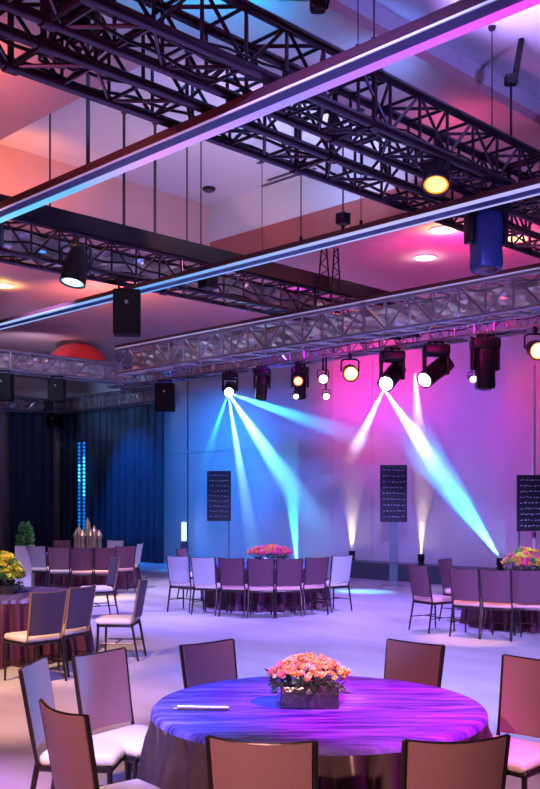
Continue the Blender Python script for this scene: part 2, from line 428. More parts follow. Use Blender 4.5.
def led_beam(label, x, z, y0, y1, w, h, stops, strength, frac=0.42, tw=0.0125):
    t = thing('led_beam', label, 'light beam bar', (x, y0, z), 0, 'lit ceiling bars')
    L = y1-y0
    bm = bmesh.new(); box(bm, (0, 0, 0.012), (w, L, h)); new('beam_body', bm, M['maroon'], t)
    bm = bmesh.new(); box(bm, (tw-0.004, 0, 0.0), (w*(1-frac), L, 0.0115)); new('soffit_panel', bm, M['navy'], t)
    bm = bmesh.new(); box(bm, (w*(1-frac), 0, -0.006), (w, L, 0.0115))
    new('led_strip', bm, led_mat('led_strip_glow', stops, 0, L, strength), t)
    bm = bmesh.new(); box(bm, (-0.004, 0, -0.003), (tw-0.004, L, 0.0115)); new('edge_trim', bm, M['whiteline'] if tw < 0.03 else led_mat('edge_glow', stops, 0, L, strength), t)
    return t
VIOB = (0.25, 0.2, 1.0); CY = (0.12, 0.62, 1.0); MG = (0.75, 0.06, 0.85); PK = (0.85, 0.3, 0.95); WB = (0.55, 0.65, 1)
# the front pair of dark trusses
T1 = truss('dark lattice truss across the top left, the farther of the front pair', 'x', 5.49, 0.5, 12.0, 4.885, 0.42, M['truss'], 0.04, cables=4)
T0 = truss('dark lattice truss across the top, the nearer of the front pair, over the orange spot', 'x', 4.77, 0.5, 11.4, 4.885, 0.42, M['truss'], 0.04, cables=4)
led_beam('thick maroon bar with blue and magenta light strip crossing the top of the picture', 4.75, 4.745, 0.6, 12.0, 0.21, 0.085,
         [(0, MG), (0.2, MG), (0.36, VIOB), (0.5, (0.6, 0.25, 0.95)), (0.6, (0.1, 0.4, 1)), (0.8, CY), (1, WB)], 0.85)
T2 = truss('foil lined truss with black fascia running left to centre above the two left spotlights', 'x', 10.36, 3.0, 14.2, 4.885, 0.42, M['truss'], 0.034,
           foil=(10.72, 4.93, 5.27), fascia=(3.0, 14.2, 5.31, 5.54), cables=2)
led_beam('slim bar with blue white light strip crossing in front of the foil lined truss', 7.7, 4.7, 1.5, 16.6, 0.24, 0.07,
         [(0, (0.5, 0.4, 1)), (0.3, (0.5, 0.5, 1)), (0.55, (0.1, 0.4, 1)), (1, WB)], 0.65, 0.12, 0.065)
TD = truss('foil covered truss under a bright strip, in front of the stage truss', 'y', 10.0, 2.5, 13.9, 4.14, 0.4, M['silver'], 0.024, foil=(10.36, 4.16, 4.52))
led_beam('slim bright blue white light bar lying along the foil covered truss', 10.0, 4.575, 2.5, 13.9, 0.1, 0.06,
         [(0, (0.6, 0.45, 1)), (0.4, (0.6, 0.6, 1)), (1, WB)], 1.8, 0.6)
TE = truss('silver stage truss carrying the moving heads and the glowing lamps', 'y', 14.3, 6.0, 20.2, 4.78, 0.42, M['silver'], 0.03, cables=3)
T3 = truss('silver truss at far left carrying the small black speakers', 'x', 19.0, 7.5, 14.2, 4.78, 0.42, M['silver'], 0.03, foil=(19.38, 4.84, 5.18))
TF = truss('silver truss along the blue side of the dark curtain', 'y', 16.9, 21.3, 27.3, 4.72, 0.42, M['silver'], 0.028, foil=(17.28, 4.76, 5.1))
TG = truss('silver truss over the left end of the dark curtain', 'x', 26.85, 9.5, 16.75, 4.72, 0.42, M['silver'], 0.028, foil=(27.23, 4.76, 5.1))

# ------------------------------------------------------------------ suspension cables
def ceil_h(x, y):
    if CX[0] < x < CX[1]:
        if CA[0] < y < CA[1]: return HA
        if CB[0] < y < CB[1]: return HB
    return HS
def cable(p, z, label, r=0.008):
    h = ceil_h(p.x, p.y)
    t = thing('suspension_cable', label, 'cable', (p.x, p.y, z), 0, 'cables hanging from the ceiling')
    bm = bmesh.new(); tube(bm, (0, 0, 0.05), (0, 0, h-z), r, 8); new('wire', bm, M['cable'], t)
    bm = bmesh.new(); lathe(bm, [(0, h-z-0.03), (0.03, h-z-0.03), (0.04, h-z), (0, h-z)], 12); new('ceiling_cap', bm, M['cable'], t)
    bm = bmesh.new(); lathe(bm, [(0, 0), (0.02, 0), (0.02, 0.06), (0, 0.07)], 10); new('lower_clamp', bm, M['black'], t)
cable(on_x(88, 4.85, 0), 4.83, 'thick dark rod over the left part of the maroon bar', 0.018)
cable(on_x(374, 4.85, 0), 4.83, 'dark wire rising from the maroon bar near the top edge', 0.006)
cable(on_x(358, 4.85, 0), 4.83, 'thin wire rising from the maroon bar, left of its neighbour', 0.004)
for px, lab, r in ((124, 'dark rod holding the foil lined truss above the square black speaker', 0.02), (155, 'grey double rod on the foil lined truss', 0.02),
                   (187, 'short dark rod on the foil lined truss left of the central clamp', 0.012), (201, 'long dark wire at the central clamp of the foil lined truss', 0.01),
                   (50, 'dark rod on the foil lined truss left of the cyan spotlight', 0.012)):
    cable(on_y(px, 10.36, 0), 5.28, lab, r)
for px, lab, r in ((301, 'thin pale wire holding the slim blue bar left of centre', 0.007), (343, 'dark wire holding the slim blue bar at its bracket', 0.009), (361, 'thin wire holding the slim blue bar right of its bracket', 0.005)):
    cable(on_x(px, 7.76, 0), 4.77, lab, r)
cable(on_y(492, 4.77, 0), 5.28, 'thin wire down to the front truss at top right', 0.006)
cable(on_y(262, 10.36, 0), 5.28, 'dark wire on the foil lined truss right of its central clamp', 0.006)
# clamp knots and drop rods
def clamp(p, z, s, label):
    t = thing('truss_clamp', label, 'clamp', (p.x, p.y, z), 0, 'clamps on the trusses')
    bm = bmesh.new(); rbox(bm, (-s, -s, -s), (s, s, s), s*0.25); new('clamp_body', bm, M['black'], t)
    for k in range(4):
        bm = bmesh.new(); a = k*PI/2+0.5
        tube(bm, (0, 0, s*0.4*(k-1.5)), (1.35*s*math.cos(a), 1.35*s*math.sin(a), s*0.5*(k-1.5)), s*0.25, 8); new('bolt', bm, M['black'], t)
clamp(on_y(208, 10.2, 0), 5.0, 0.11, 'black clamp where the slim bar meets the foil lined truss')
clamp(on_x(343, 7.6, 0), 4.84, 0.06, 'small dark clamp on top of the slim blue bar')
def drop(px, label, z0, z1, r):
    p = on_y(px, 10.2, 0)
    t = thing('drop_frame', label, 'hanging frame', (p.x, p.y, z0), PI/4*-1, 'drop frames over the foil lined truss')
    for s in (-1, 1):
        bm = bmesh.new(); tube(bm, (s*r, 0, 0), (s*r*0.4, 0, z1-z0), 0.014, 8); new('upright', bm, M['black'], t)
    bm = bmesh.new()
    for k in range(7):
        f = k/7; g = (k+1)/7
        tube(bm, (r*(1-0.6*f)*(1 if k % 2 else -1), 0, (z1-z0)*f), (r*(1-0.6*g)*(-1 if k % 2 else 1), 0, (z1-z0)*g), 0.009, 6)
    new('lattice', bm, M['black'], t)
drop(324, 'tapering black drop frame left of the pair over the centre truss', 5.3, 6.0, 0.09)
drop(336, 'tapering black drop frame right of the pair over the centre truss', 5.3, 6.0, 0.07)
# black hoist and green sign at the top edge
p = on_y(318, 4.5, 0)
t = thing('chain_hoist', 'long black chain hoist hanging at the top edge above the maroon bar', 'hoist', (p.x, p.y, 5.33), -PI/4)
bm = bmesh.new(); rbox(bm, (-0.06, -0.06, 0.0), (0.06, 0.06, 0.34), 0.03); soft(new('motor_body', bm, M['black'], t))
bm = bmesh.new(); tube(bm, (0, 0, 0.34), (0, 0, HB-5.33), 0.02, 8); new('chain', bm, M['black'], t)
bm = bmesh.new(); path(bm, [(0.06, 0, 0.3), (0.09, 0, 0.15), (0.06, 0, 0.02)], 0.012); new('loose_cable', bm, M['black'], t)
p = on_y(294, 5.15, 0)
t = thing('ceiling_sign', 'small green plate under the ceiling at the top edge', 'sign', (p.x, p.y, 5.87), -PI/4)
bm = bmesh.new(); box(bm, (-0.12, -0.12, 0), (0.12, 0.12, 0.03)); new('plate', bm, M['green'], t)
bm = bmesh.new(); tube(bm, (0, 0, 0.03), (0, 0, HB-5.87), 0.012, 8); new('stem', bm, M['black'], t)
# ceiling bracket at right
p = on_y(511, 4.77, 0)
t = thing('ceiling_bracket', 'black ceiling bracket with a rod down to the truss at top right', 'bracket', (p.x, p.y, 5.33), -PI/4)
bm = bmesh.new(); tube(bm, (0, 0, 0), (0, 0, 0.5), 0.012, 8); new('rod', bm, M['black'], t)
bm = bmesh.new(); rbox(bm, (-0.06, -0.05, 0.5), (0.06, 0.05, 0.6), 0.02); soft(new('bracket_head', bm, M['black'], t))
bm = bmesh.new(); tube(bm, (0.04, 0, 0.58), (0.1, 0, HB-5.33), 0.03, 8); new('arm', bm, M['black'], t)
# tangle of cables where the front truss is rigged at top left
p = on_y(58, 5.9, 0)
t = thing('cable_bundle', 'tangled black cable bundle on the front truss at top left', 'cable', (p.x, p.y, 5.2), 0)
for k in range(7):
    bm = bmesh.new(); pts = []
    ph = random.uniform(0, 6); r0 = random.uniform(0.07, 0.17)
    for i in range(14):
        a = ph+i*0.7
        pts.append((r0*math.cos(a)*1.3+i*0.02-0.13, -0.2+r0*math.sin(a)*0.8, -0.15+0.14*math.sin(a*0.7+k)+i*0.012))
    path(bm, pts, 0.012, 6); soft(new('cable_loop', bm, M['black'], t))
bm = bmesh.new(); rbox(bm, (-0.12, -0.3, -0.05), (0.1, -0.1, 0.3), 0.05); soft(new('rigging_bag', bm, M['black'], t))

# ------------------------------------------------------------------ fixtures
def moving_head(label, p, zt, rz, s=1.0, tilt=0.0, lens=None, estr=20, pitch=0.0, body='black'):
    """hangs from zt; local front is -Y"""
    t = thing('moving_head_light', label, 'stage light', (p.x, p.y, zt), rz, 'stage lights hanging from the trusses')
    t.scale = (s,)*3
    bm = bmesh.new(); tube(bm, (-0.1, 0, -0.06), (-0.1, 0, 0.0), 0.02, 8); tube(bm, (0.1, 0, -0.06), (0.1, 0, 0.0), 0.02, 8); tube(bm, (-0.12, 0, -0.005), (0.12, 0, -0.005), 0.012, 8); tube(bm, (0, 0, -0.06), (0, 0, 0.03), 0.025, 8); new('clamp', bm, M['black'], t)
    bm = bmesh.new(); rbox(bm, (-0.19, -0.14, -0.2), (0.19, 0.14, -0.05), 0.035); soft(new('base', bm, M['black'], t))
    bm = bmesh.new()
    for sx in (-1, 1): rbox(bm, (sx*0.165-0.025, -0.07, -0.48), (sx*0.165+0.025, 0.07, -0.17), 0.02)
    rbox(bm, (-0.165, -0.07, -0.215), (0.165, 0.07, -0.17), 0.015)
    soft(new('yoke', bm, M['black'], t))
    bm = bmesh.new()
    sec = [(0.3, 0.1, 0.09), (0.26, 0.13, 0.12), (0.05, 0.135, 0.13), (-0.12, 0.125, 0.125), (-0.26, 0.13, 0.13), (-0.3, 0.12, 0.12)]
    rings = []
    for z, a, b in sec:
        r = []
        for i in range(20):
            th = 2*PI*i/20; c, sn = math.cos(th), math.sin(th)
            r.append(bm.verts.new((a*math.copysign(abs(c)**0.55, c), b*math.copysign(abs(sn)**0.55, sn), z)))
        rings.append(r)
    for q, r in zip(rings[:-1], rings[1:]):
        for i in range(20): bm.faces.new((q[i], q[(i+1) % 20], r[(i+1) % 20], r[i]))
    bm.faces.new(rings[0]); bm.faces.new(rings[-1][::-1])
    h = soft(new('head', bm, M[body], t), 50)
    h.location = (0, 0, -0.42); h.rotation_euler = (pitch, tilt, 0)
    bm = bmesh.new(); lathe(bm, [(0, -0.325), (0.07, -0.32), (0.1, -0.305), (0.1, -0.29), (0, -0.29)], 20)
    o = soft(new('lens', bm, emat('lens_glow', lens, estr) if lens else M['vase'], h))
    return t
def par_can(label, p, zt, rz, s=1.0, pitch=0.7, lens=ORANGE, estr=20, roll=0.0, core=None, rod=0.0):
    t = thing('par_can_light', label, 'stage light', (p.x, p.y, zt), rz, 'stage lights hanging from the trusses')
    t.scale = (s,)*3
    bm = bmesh.new(); rbox(bm, (-0.03, -0.03, -0.1), (0.03, 0.03, 0.03), 0.01); new('clamp', bm, M['black'], t)
    bm = bmesh.new()
    path(bm, [(-0.15, 0, -0.3), (-0.15, 0, -0.12), (-0.1, 0, -0.09), (0.1, 0, -0.09), (0.15, 0, -0.12), (0.15, 0, -0.3)], 0.014, 8); new('yoke', bm, M['black'], t)
    bm = bmesh.new(); lathe(bm, [(0, 0.2), (0.07, 0.19), (0.1, 0.14), (0.13, 0.0), (0.135, -0.16), (0.14, -0.2), (0.12, -0.2), (0.12, -0.165), (0, -0.165)], 24)
    c = soft(new('can_body', bm, M['black'], t)); c.location = (0, 0, -0.3); c.rotation_euler = (pitch, roll, 0)
    bm = bmesh.new(); lathe(bm, [(0, -0.205), (0.08, -0.195), (0.118, -0.18), (0.118, -0.166), (0, -0.166)], 24); soft(new('lens', bm, emat('lens_glow', core or lens, estr), c))
    bm = bmesh.new(); lathe(bm, [(0.1, -0.19), (0.122, -0.182), (0.122, -0.176), (0.1, -0.184), (0.1, -0.19)], 24); soft(new('lens_rim', bm, emat('lens_rim_glow', lens, 1.6), c))
    if rod > 0.02:
        bm = bmesh.new(); tube(bm, (0, 0, 0), (0, 0, (rod+0.03)/s), 0.02/s, 8); new('drop_rod', bm, M['black'], t)
    return t
def speaker(label, p, zt, rz, w, d, h, hang=0.08):
    t = thing('hanging_speaker', label, 'speaker', (p.x, p.y, zt), rz, 'black speakers hanging from the trusses')
    bm = bmesh.new(); rbox(bm, (-w/2, -d/2, -h-hang), (w/2, d/2, -hang), 0.02); soft(new('cabinet', bm, M['matte'], t))
    bm = bmesh.new(); rbox(bm, (-w*0.42, -d/2-0.012, -h*0.95-hang), (w*0.42, -d/2+0.002, -h*0.08-hang), 0.005); new('grille', bm, M['matte'], t)
    bm = bmesh.new()
    for sx in (-1, 1): tube(bm, (sx*w*0.3, 0, -hang), (sx*w*0.3, 0, 0), 0.015, 8)
    tube(bm, (-w*0.4, 0, -0.01), (w*0.4, 0, -0.01), 0.02, 8); new('bracket', bm, M['black'], t)
    bm = bmesh.new(); lathe(bm, [(0, 0.0), (0.05, 0), (0.05, 0.01), (0, 0.012)], 14)
    o = new('badge', bm, M['silver'], t); o.location = (0, -d/2-0.012, -hang-h*0.3); o.rotation_euler = (PI/2, 0, 0); o.scale = (0.5, 0.5, 0.5)
    return t
FC = -PI/4        # faces the audience
par_can('par can with a glowing orange lens under the front truss at upper right', on_y(437, 4.98, 0), 5.12, FC, 0.92, -0.5, (1, 0.2, 0.0), 1.7, 0.15, (1, 0.62, 0.16))
moving_head('big dark moving head, blue light painted on its body, hanging low at upper right', on_y(486, 5.33, 0), 5.06, FC+0.25, 1.15, 0.05, None, 0, -0.12, 'navy')  # navy body puts the blue light on this dark head into its colour
par_can('cyan glowing spotlight under the foil lined truss at left', on_y(76, 10.2, 0), 5.2, FC, 1.2, -0.2, (0.1, 0.6, 1), 3, 0.15, (0.6, 0.95, 1))
speaker('square black speaker hanging under the foil lined truss right of the cyan spotlight', on_y(127, 10.4, 0), 4.86, FC+0.1, 0.36, 0.3, 0.6, 0.16)
speaker('black speaker cut by the left edge', on_y(3, 19.0, 0), 4.75, FC, 0.42, 0.35, 0.6)
speaker('black speaker on the far left truss under the red dome', on_y(57, 19.0, 0), 4.75, FC, 0.36, 0.35, 0.52)
speaker('black speaker on the far left truss above the curtain edge', on_x(165, 14.3, 0), 4.75, FC, 0.46, 0.35, 0.66)
speaker('tiny black speaker on the curtain truss', on_y(53, 26.8, 0), 4.7, FC, 0.42, 0.3, 0.34)
# the stage row: hung below the silver stage truss
ZE = 4.75
XE = 14.3
def ex(px): return on_x(px, XE, 0)
def lamp(px, py, lens, estr, label, s, core=None):
    p = ex(px); z = hgt(py, p)
    zt = min(ZE, z+0.36*s); par_can(label, p, zt, FC, s, -1.25, lens, estr, 0, core, ZE-zt)
lamp(298, 382, (1, 0.12, 0.01), 2, 'small orange red lamp under a black head left of the stage row', 0.8, (1, 0.5, 0.2))
lamp(323, 380, (1, 0.75, 0.95), 16, 'small white lamp between the two orange lamps on the stage truss', 0.75)
lamp(350, 373, (1, 0.3, 0.02), 4, 'large amber lamp in the middle of the stage truss', 1.15, (1, 0.7, 0.3))
lamp(535, 346, (1, 0.3, 0.02), 4, 'large amber lamp at the right edge of the stage truss', 1.15, (1, 0.7, 0.3))
lamp(472, 380, (0.8, 0.6, 1), 14, 'tiny white lamp below the dark moving head at right', 0.5)
lamp(296, 397, (0.9, 0.75, 1), 12, 'tiny white lamp below the orange red lamp', 0.45)
lamp(326, 397, (0.8, 0.75, 1), 12, 'tiny white lamp below the small white lamp', 0.55)
moving_head('black moving head above the orange red lamp', on_x(300, 14.7, 0), ZE, FC, 1.0)
moving_head('dark moving head, its white lens shooting two beams, centre of the stage row', ex(392), ZE, FC, 1.25, 0.7, (0.75, 0.85, 1), 30, -0.9)
moving_head('blue black moving head tilted left with a bright white lens and a warm beam', ex(436), ZE, FC, 1.25, 0.9, (0.8, 0.85, 1), 25, -0.6)
moving_head('dark moving head with its face down at right of the stage row', ex(485), ZE, FC, 1.3, 0.0, None, 0, 0.0)
moving_head('blue white moving head fanning four beams at left of the stage row', ex(230), ZE, FC, 0.95, 0.1, (0.6, 0.9, 1), 40, -1.2)
moving_head('black moving head beside the curtain truss end, unlit', ex(262), ZE, FC, 1.0, 0.1, None, 0, 0.0)

# ------------------------------------------------------------------ light beams in the haze
HZ = haze('stage_haze', 0.5)
nt = HZ.node_tree                              # the haze thins out along each beam
tc = nt.nodes.new('ShaderNodeTexCoord'); sx = nt.nodes.new('ShaderNodeSeparateXYZ'); mr = nt.nodes.new('ShaderNodeMapRange')
nt.links.new(tc.outputs['Generated'], sx.inputs[0]); nt.links.new(sx.outputs['Z'], mr.inputs['Value'])
mr.inputs['From Min'].default_value = 0.25; mr.inputs['From Max'].default_value = 1.0
mr.inputs['To Min'].default_value = 0.6; mr.inputs['To Max'].default_value = 0.0
nt.links.new(mr.outputs[0], [n for n in nt.nodes if n.type == 'VOLUME_SCATTER'][0].inputs['Density'])
def beam(label, a, b, half, color, power, r0=0.02):
    """smoky cone from lamp a towards b lit by a spot standing at a"""
    a, b = Vector(a), Vector(b); d = b-a; L = d.length
    bm = bmesh.new(); tan = math.tan(math.radians(half))
    lathe(bm, [(0, 0), (r0, 0), (r0+tan*L, L), (0, L)], 24)
    o = new('light_beam', bm, HZ)
    o.location = a; o.rotation_euler = d.to_track_quat('Z', 'Y').to_euler()
    tag(o, label, 'light beam', 'beams of light in the haze', 'stuff')
    spot(a, b, color, power*0.95, 2*half, 1.0, 0.015)
def pt(px, py, x):
    p = on_x(px, x, 0); return Vector((p.x, p.y, hgt(py, p)))
S1 = pt(228, 393, 14.0)
beam('faint cyan beam falling left from the blue white moving head', S1, pt(196, 490, 15.0), 4.0, CYAN, 4000)
beam('white blue beam falling steeply from the blue white moving head', S1, pt(262, 600, 15.5), 4.0, (0.3, 0.7, 1), 12000)
beam('broad white cyan beam slanting right from the blue white moving head', S1, pt(340, 560, 15.0), 7.0, (0.12, 0.5, 1), 20000)
beam('flat cyan beam running right from the blue white moving head', S1, pt(425, 460, 15.0), 5.0, (0.04, 0.42, 1), 15000)
S2_ = pt(384, 389, 13.75)
beam('pale beam falling left from the centre moving head', S2_, pt(345, 470, 15.0), 5.0, (0.7, 0.7, 1), 5000)
beam('blue beam slanting right from the centre moving head', S2_, pt(490, 545, 16.0), 7.0, (0.16, 0.25, 1), 22000)
S3 = pt(415, 372, 13.8)
beam('warm pale beam falling straight down at right of the stage', S3, pt(424, 520, 15.5), 7.0, (1, 0.75, 0.6), 1300)
# uplights on the dark ledge
def uplight(px, z, label, col, estr):
    p = on_x(px, WX-0.3, z)
    t = thing('uplight', label, 'uplight', p, FC, 'uplights along the stage wall')
    bm = bmesh.new(); rbox(bm, (-0.07, -0.07, 0), (0.07, 0.07, 0.05), 0.015); new('foot', bm, M['black'], t)
    bm = bmesh.new(); lathe(bm, [(0, 0.05), (0.05, 0.05), (0.075, 0.1), (0.08, 0.24), (0.065, 0.24), (0.065, 0.2), (0, 0.2)], 18); soft(new('can_body', bm, M['black'], t))
    bm = bmesh.new(); lathe(bm, [(0, 0.225), (0.06, 0.22), (0.06, 0.202), (0, 0.202)], 18); soft(new('lens', bm, emat('lens_glow', col, estr), t))
    return p+Vector((0, 0, 0.25))
u = uplight(297, 0.0, 'cyan uplight at the wall behind the middle table', CYAN, 20)
beam('cyan beam rising from the wall behind the middle table', u, pt(286, 420, WX-1.3), 7.5, (0.05, 0.6, 1), 7000)
u = uplight(352, 0.4, 'small warm uplight right of the middle table', WARM, 14)
beam('short warm beam rising right of the middle table', u, pt(352, 465, WX-1.1), 12.0, WARM, 700)
u = uplight(421, 0.4, 'warm uplight behind the right table chairs', WARM, 16)
beam('tall warm beam rising behind the right table chairs', u, pt(426, 400, WX-1.4), 10, WARM, 800)
u = uplight(500, 0.4, 'bright cyan uplight at the wall behind the right table', CYAN, 25)
beam('bright cyan beam rising leftward behind the right table', u, pt(385, 395, WX-1.5), 10.0, (0.02, 0.32, 1), 20000)

# ------------------------------------------------------------------ curtain
def curtain(label, axis, c, a0, a1, z0, z1):
    bm = bmesh.new(); nn = int((a1-a0)/0.03); rows = 6
    g = []
    for i in range(nn+1):
        a = a0+(a1-a0)*i/nn
        w = 0.07*math.sin(a*2*PI/0.36)+0.03*math.sin(a*2*PI/0.83+1)+0.03*math.sin(a*2*PI/1.9)
        col = []
        for j in range(rows+1):
            z = z0+(z1-z0)*j/rows; f = w*(1.1-0.35*j/rows)
            col.append(bm.verts.new((c+f, a, z) if axis == 'y' else (a, c+f, z)))
        g.append(col)
    for i in range(nn):
        for j in range(rows): bm.faces.new((g[i][j], g[i+1][j], g[i+1][j+1], g[i][j+1]))
    o = new('stage_curtain', bm, M['curtain'], None, True)
    md = o.modifiers.new('thick', 'SOLIDIFY'); md.thickness = 0.012
    return tag(o, label, 'curtain', 'dark stage curtains')
yc = on_x(166, 17.55, 0).y
curtain('dark pleated curtain lit blue, on the right of the corner', 'y', 17.55, yc, 27.55, 0.02, 5.2)
curtain('black pleated curtain in shade, on the left of the corner', 'x', 27.6, on_y(10, 27.6, 0).x, 17.4, 0.02, 5.2)
# added glowing string imitating a blurred reflection on the curtain
p = on_x(80, 17.3, 0); z0, z1 = hgt(528, p), hgt(440, p)
t = thing('reflection_string', 'vertical string of small blue glows imitating a reflection on the curtain', 'reflection', (p.x, p.y, z0))
bm = bmesh.new()
for s in (0, 1): tube(bm, (0, -0.27*s, 0), (0, -0.27*s, 4.75-z0), 0.006, 6)
new('cord', bm, M['black'], t)
eb = emat('blue_glint', (0.0, 0.22, 1), 0.7); eb2 = emat('pale_blue_glint', (0.04, 0.5, 1), 1.5)
glints = []
for e in (eb, eb2):
    bm = bmesh.new(); bmesh.ops.create_uvsphere(bm, u_segments=10, v_segments=6, radius=0.045)
    glints.append(new('glint', bm, e, t, True))
K = 24
for s in range(2):
    for k in range(K):
        src = glints[1 if (0.35 < k/K < 0.8 and s) or (0.5 < k/K < 0.75) else 0]
        b = src.copy(); COL.objects.link(b); b.parent = t; b.location = (-0.03, -0.27*s, (z1-z0)*k/K)
for b in glints: bpy.data.objects.remove(b)
# red dome
p = on_y(78, 21.0, 0); z = 5.46
t = thing('dome_pendant', 'glossy red dome pendant behind the far left truss', 'pendant lamp', (p.x, p.y, z), 0)
bm = bmesh.new(); lathe(bm, [(0.72, -0.02), (0.76, 0.0), (0.7, 0.2), (0.5, 0.38), (0.24, 0.48), (0, 0.51)], 32); soft(new('shade', bm, M['red'], t))
bm = bmesh.new(); tube(bm, (0, 0, 0.5), (0, 0, 6-z), 0.03); new('stem', bm, M['black'], t)

# ------------------------------------------------------------------ boards
def board(px, x, py0, py1, w, label, stand):
    p = on_x(px, x, 0); z0, z1 = hgt(py1, p), hgt(py0, p); h = z1-z0
    t = thing('notice_board', label, 'board', (p.x, p.y, 0), FC, 'black lettered boards by the stage wall')
    bm = bmesh.new(); box(bm, (-w/2, -0.03, z0), (w/2, 0.03, z1)); new('panel', bm, M['board'], t)
    bm = bmesh.new()
    rows = 9
    for r in range(rows):
        zc = z1-h*(r+0.9)/(rows+0.8); x0 = -w*0.4
        while x0 < w*0.36:
            l = random.uniform(0.02, 0.06)*w*2; l = min(l, w*0.4-x0)
            hh = random.uniform(0.006, 0.02)*h
            dz = random.uniform(-0.008, 0.008)*h
            box(bm, (x0, -0.036, zc+dz-0.004), (x0+l, -0.0302, zc+dz+0.004))
            for _ in range(2):
                xx = x0+random.random()*l
                box(bm, (xx, -0.036, zc+dz-hh*random.random()), (xx+0.008, -0.0302, zc+dz+hh))
            x0 += l+random.uniform(0.01, 0.035)*w*2
    tag(new('lettering', bm, M['chalk'], t), 'rows of small white handwriting')
    if stand == 'acrylic':
        bm = bmesh.new(); box(bm, (-0.09, -0.02, 0.03), (0.09, 0.02, z0)); new('stand_column', bm, M['clear'], t)
    else:
        bm = bmesh.new(); tube(bm, (w*0.42*(-1 if stand == 'l' else 1), 0, 0.03), (w*0.42*(-1 if stand == 'l' else 1), 0, z0), 0.02, 10); new('stand_pole', bm, M['silver'], t)
    bm = bmesh.new(); rbox(bm, (-w*0.45, -0.16, 0), (w*0.45, 0.16, 0.03), 0.01); new('stand_base', bm, M['silver'], t)
board(219, 16.6, 471, 521, 0.62, 'black lettered board on a thin pole at the blue wall', 'r')
board(393.5, 16.4, 465, 522, 0.58, 'black lettered board on a clear column at the purple wall', 'acrylic')
board(530, 15.0, 475, 531, 0.46, 'black lettered board at the right edge behind the flowers', 'l')
p = on_x(534, 15.4, 0)
t = thing('lamp_pole', 'thin pink lit pole rising at the right edge above the lettered board', 'pole', (p.x, p.y, 0), FC)
bm = bmesh.new(); tube(bm, (0, 0, 0.02), (0, 0, 4.3), 0.028, 12); soft(new('pole', bm, M['white'], t))
bm = bmesh.new(); lathe(bm, [(0, 0), (0.2, 0), (0.2, 0.015), (0.05, 0.04), (0, 0.04)], 24); soft(new('foot', bm, M['silver'], t))
bm = bmesh.new(); tube(bm, (0, 0, 1.2), (0, 0, 1.3), 0.04, 12); soft(new('collar', bm, M['silver'], t))
# tall white lamp at the wall
p = on_x(184, 17.6, 0)
t = thing('light_column', 'slim white glowing column lamp by the blue wall', 'lamp', (p.x, p.y, 0), FC)
bm = bmesh.new(); rbox(bm, (-0.1, -0.1, 0), (0.1, 0.1, hgt(541, p)), 0.02); new('plinth', bm, M['seam'], t)
bm = bmesh.new(); rbox(bm, (-0.07, -0.07, hgt(541, p)), (0.07, 0.07, hgt(522, p)), 0.02); soft(new('shade', bm, emat('column_glow', (0.65, 1, 0.95), 0.9), t))

# ------------------------------------------------------------------ chairs
CH = 0.95
def make_chair(label, backm, seatm, legm, edgem):
    t = thing('banquet_chair', label, 'chair', (0, 0, 0), 0)
    w = 0.215
    # curved back panel, y from -0.235 at the seat to -0.30 at the top
    def py_(z): return -0.215-0.085*(z-0.46)/(CH-0.46)
    bm = bmesh.new(); nu, nv = 10, 6; F_, B_ = [], []
    for i in range(nu+1):
        u = -1+2*i/nu; fc, bc = [], []
        for j in range(nv+1):
            z = 0.505+(CH-0.505)*j/nv; ww = w*(0.94+0.06*j/nv)-0.012
            zz = z-0.012*(1-u*u)*(j/nv)
            cy = py_(z)-0.035*(1-u*u)
            fc.append(bm.verts.new((u*ww, cy+0.014, zz))); bc.append(bm.verts.new((u*ww, cy-0.014, zz)))
        F_.append(fc); B_.append(bc)
    for i in range(nu):
        for j in range(nv):
            bm.faces.new((F_[i][j], F_[i+1][j], F_[i+1][j+1], F_[i][j+1]))
            bm.faces.new((B_[i+1][j], B_[i][j], B_[i][j+1], B_[i+1][j+1]))
        bm.faces.new((F_[i][nv], F_[i+1][nv], B_[i+1][nv], B_[i][nv])); bm.faces.new((F_[i+1][0], F_[i][0], B_[i][0], B_[i+1][0]))
    for i in (0, nu):
        for j in range(nv): bm.faces.new((F_[i][j], F_[i][j+1], B_[i][j+1], B_[i][j]))
    soft(new('backrest', bm, backm, t), 50)
    bm = bmesh.new()
    for i in range(nu): tube(bm, F_top(i, nu, w, py_), F_top(i+1, nu, w, py_), 0.008, 8)
    soft(new('top_rail', bm, edgem, t))
    for s in (-1, 1):
        bm = bmesh.new(); path(bm, [(s*w*0.94, -0.205, 0.43), (s*w*0.95, py_(0.6), 0.6), (s*w, py_(CH), CH)], 0.0115, 8); soft(new('back_post', bm, edgem, t))
        bm = bmesh.new(); tube(bm, (s*w*0.94, -0.205, 0.44), (s*w*1.0, -0.285, 0), 0.0165, 8, 0.012); soft(new('leg', bm, legm, t))
        bm = bmesh.new(); tube(bm, (s*w*0.9, 0.195, 0.44), (s*w*0.93, 0.21, 0), 0.0165, 8, 0.012); soft(new('leg', bm, legm, t))
    bm = bmesh.new(); rbox(bm, (-w, -0.215, 0.395), (w, 0.215, 0.43), 0.012, 2); soft(new('seat_frame', bm, legm, t))
    bm = bmesh.new(); rbox(bm, (-w*0.99, -0.2, 0.42), (w*0.99, 0.232, 0.495), 0.034, 4)
    for v in bm.verts:
        if v.co.z > 0.46: v.co.z += 0.016*max(0, 1-(v.co.x/w)**2)*max(0, 1-(v.co.y/0.22)**2)
    soft(new('seat', bm, seatm, t), 60)
    bm = bmesh.new()
    for s in (-1, 1): tube(bm, (s*w*0.96, -0.25, 0.2), (s*w*0.915, 0.2, 0.2), 0.008, 6)
    tube(bm, (-w*0.94, 0, 0.2), (w*0.94, 0, 0.2), 0.008, 6)
    new('stretcher', bm, legm, t)
    return t
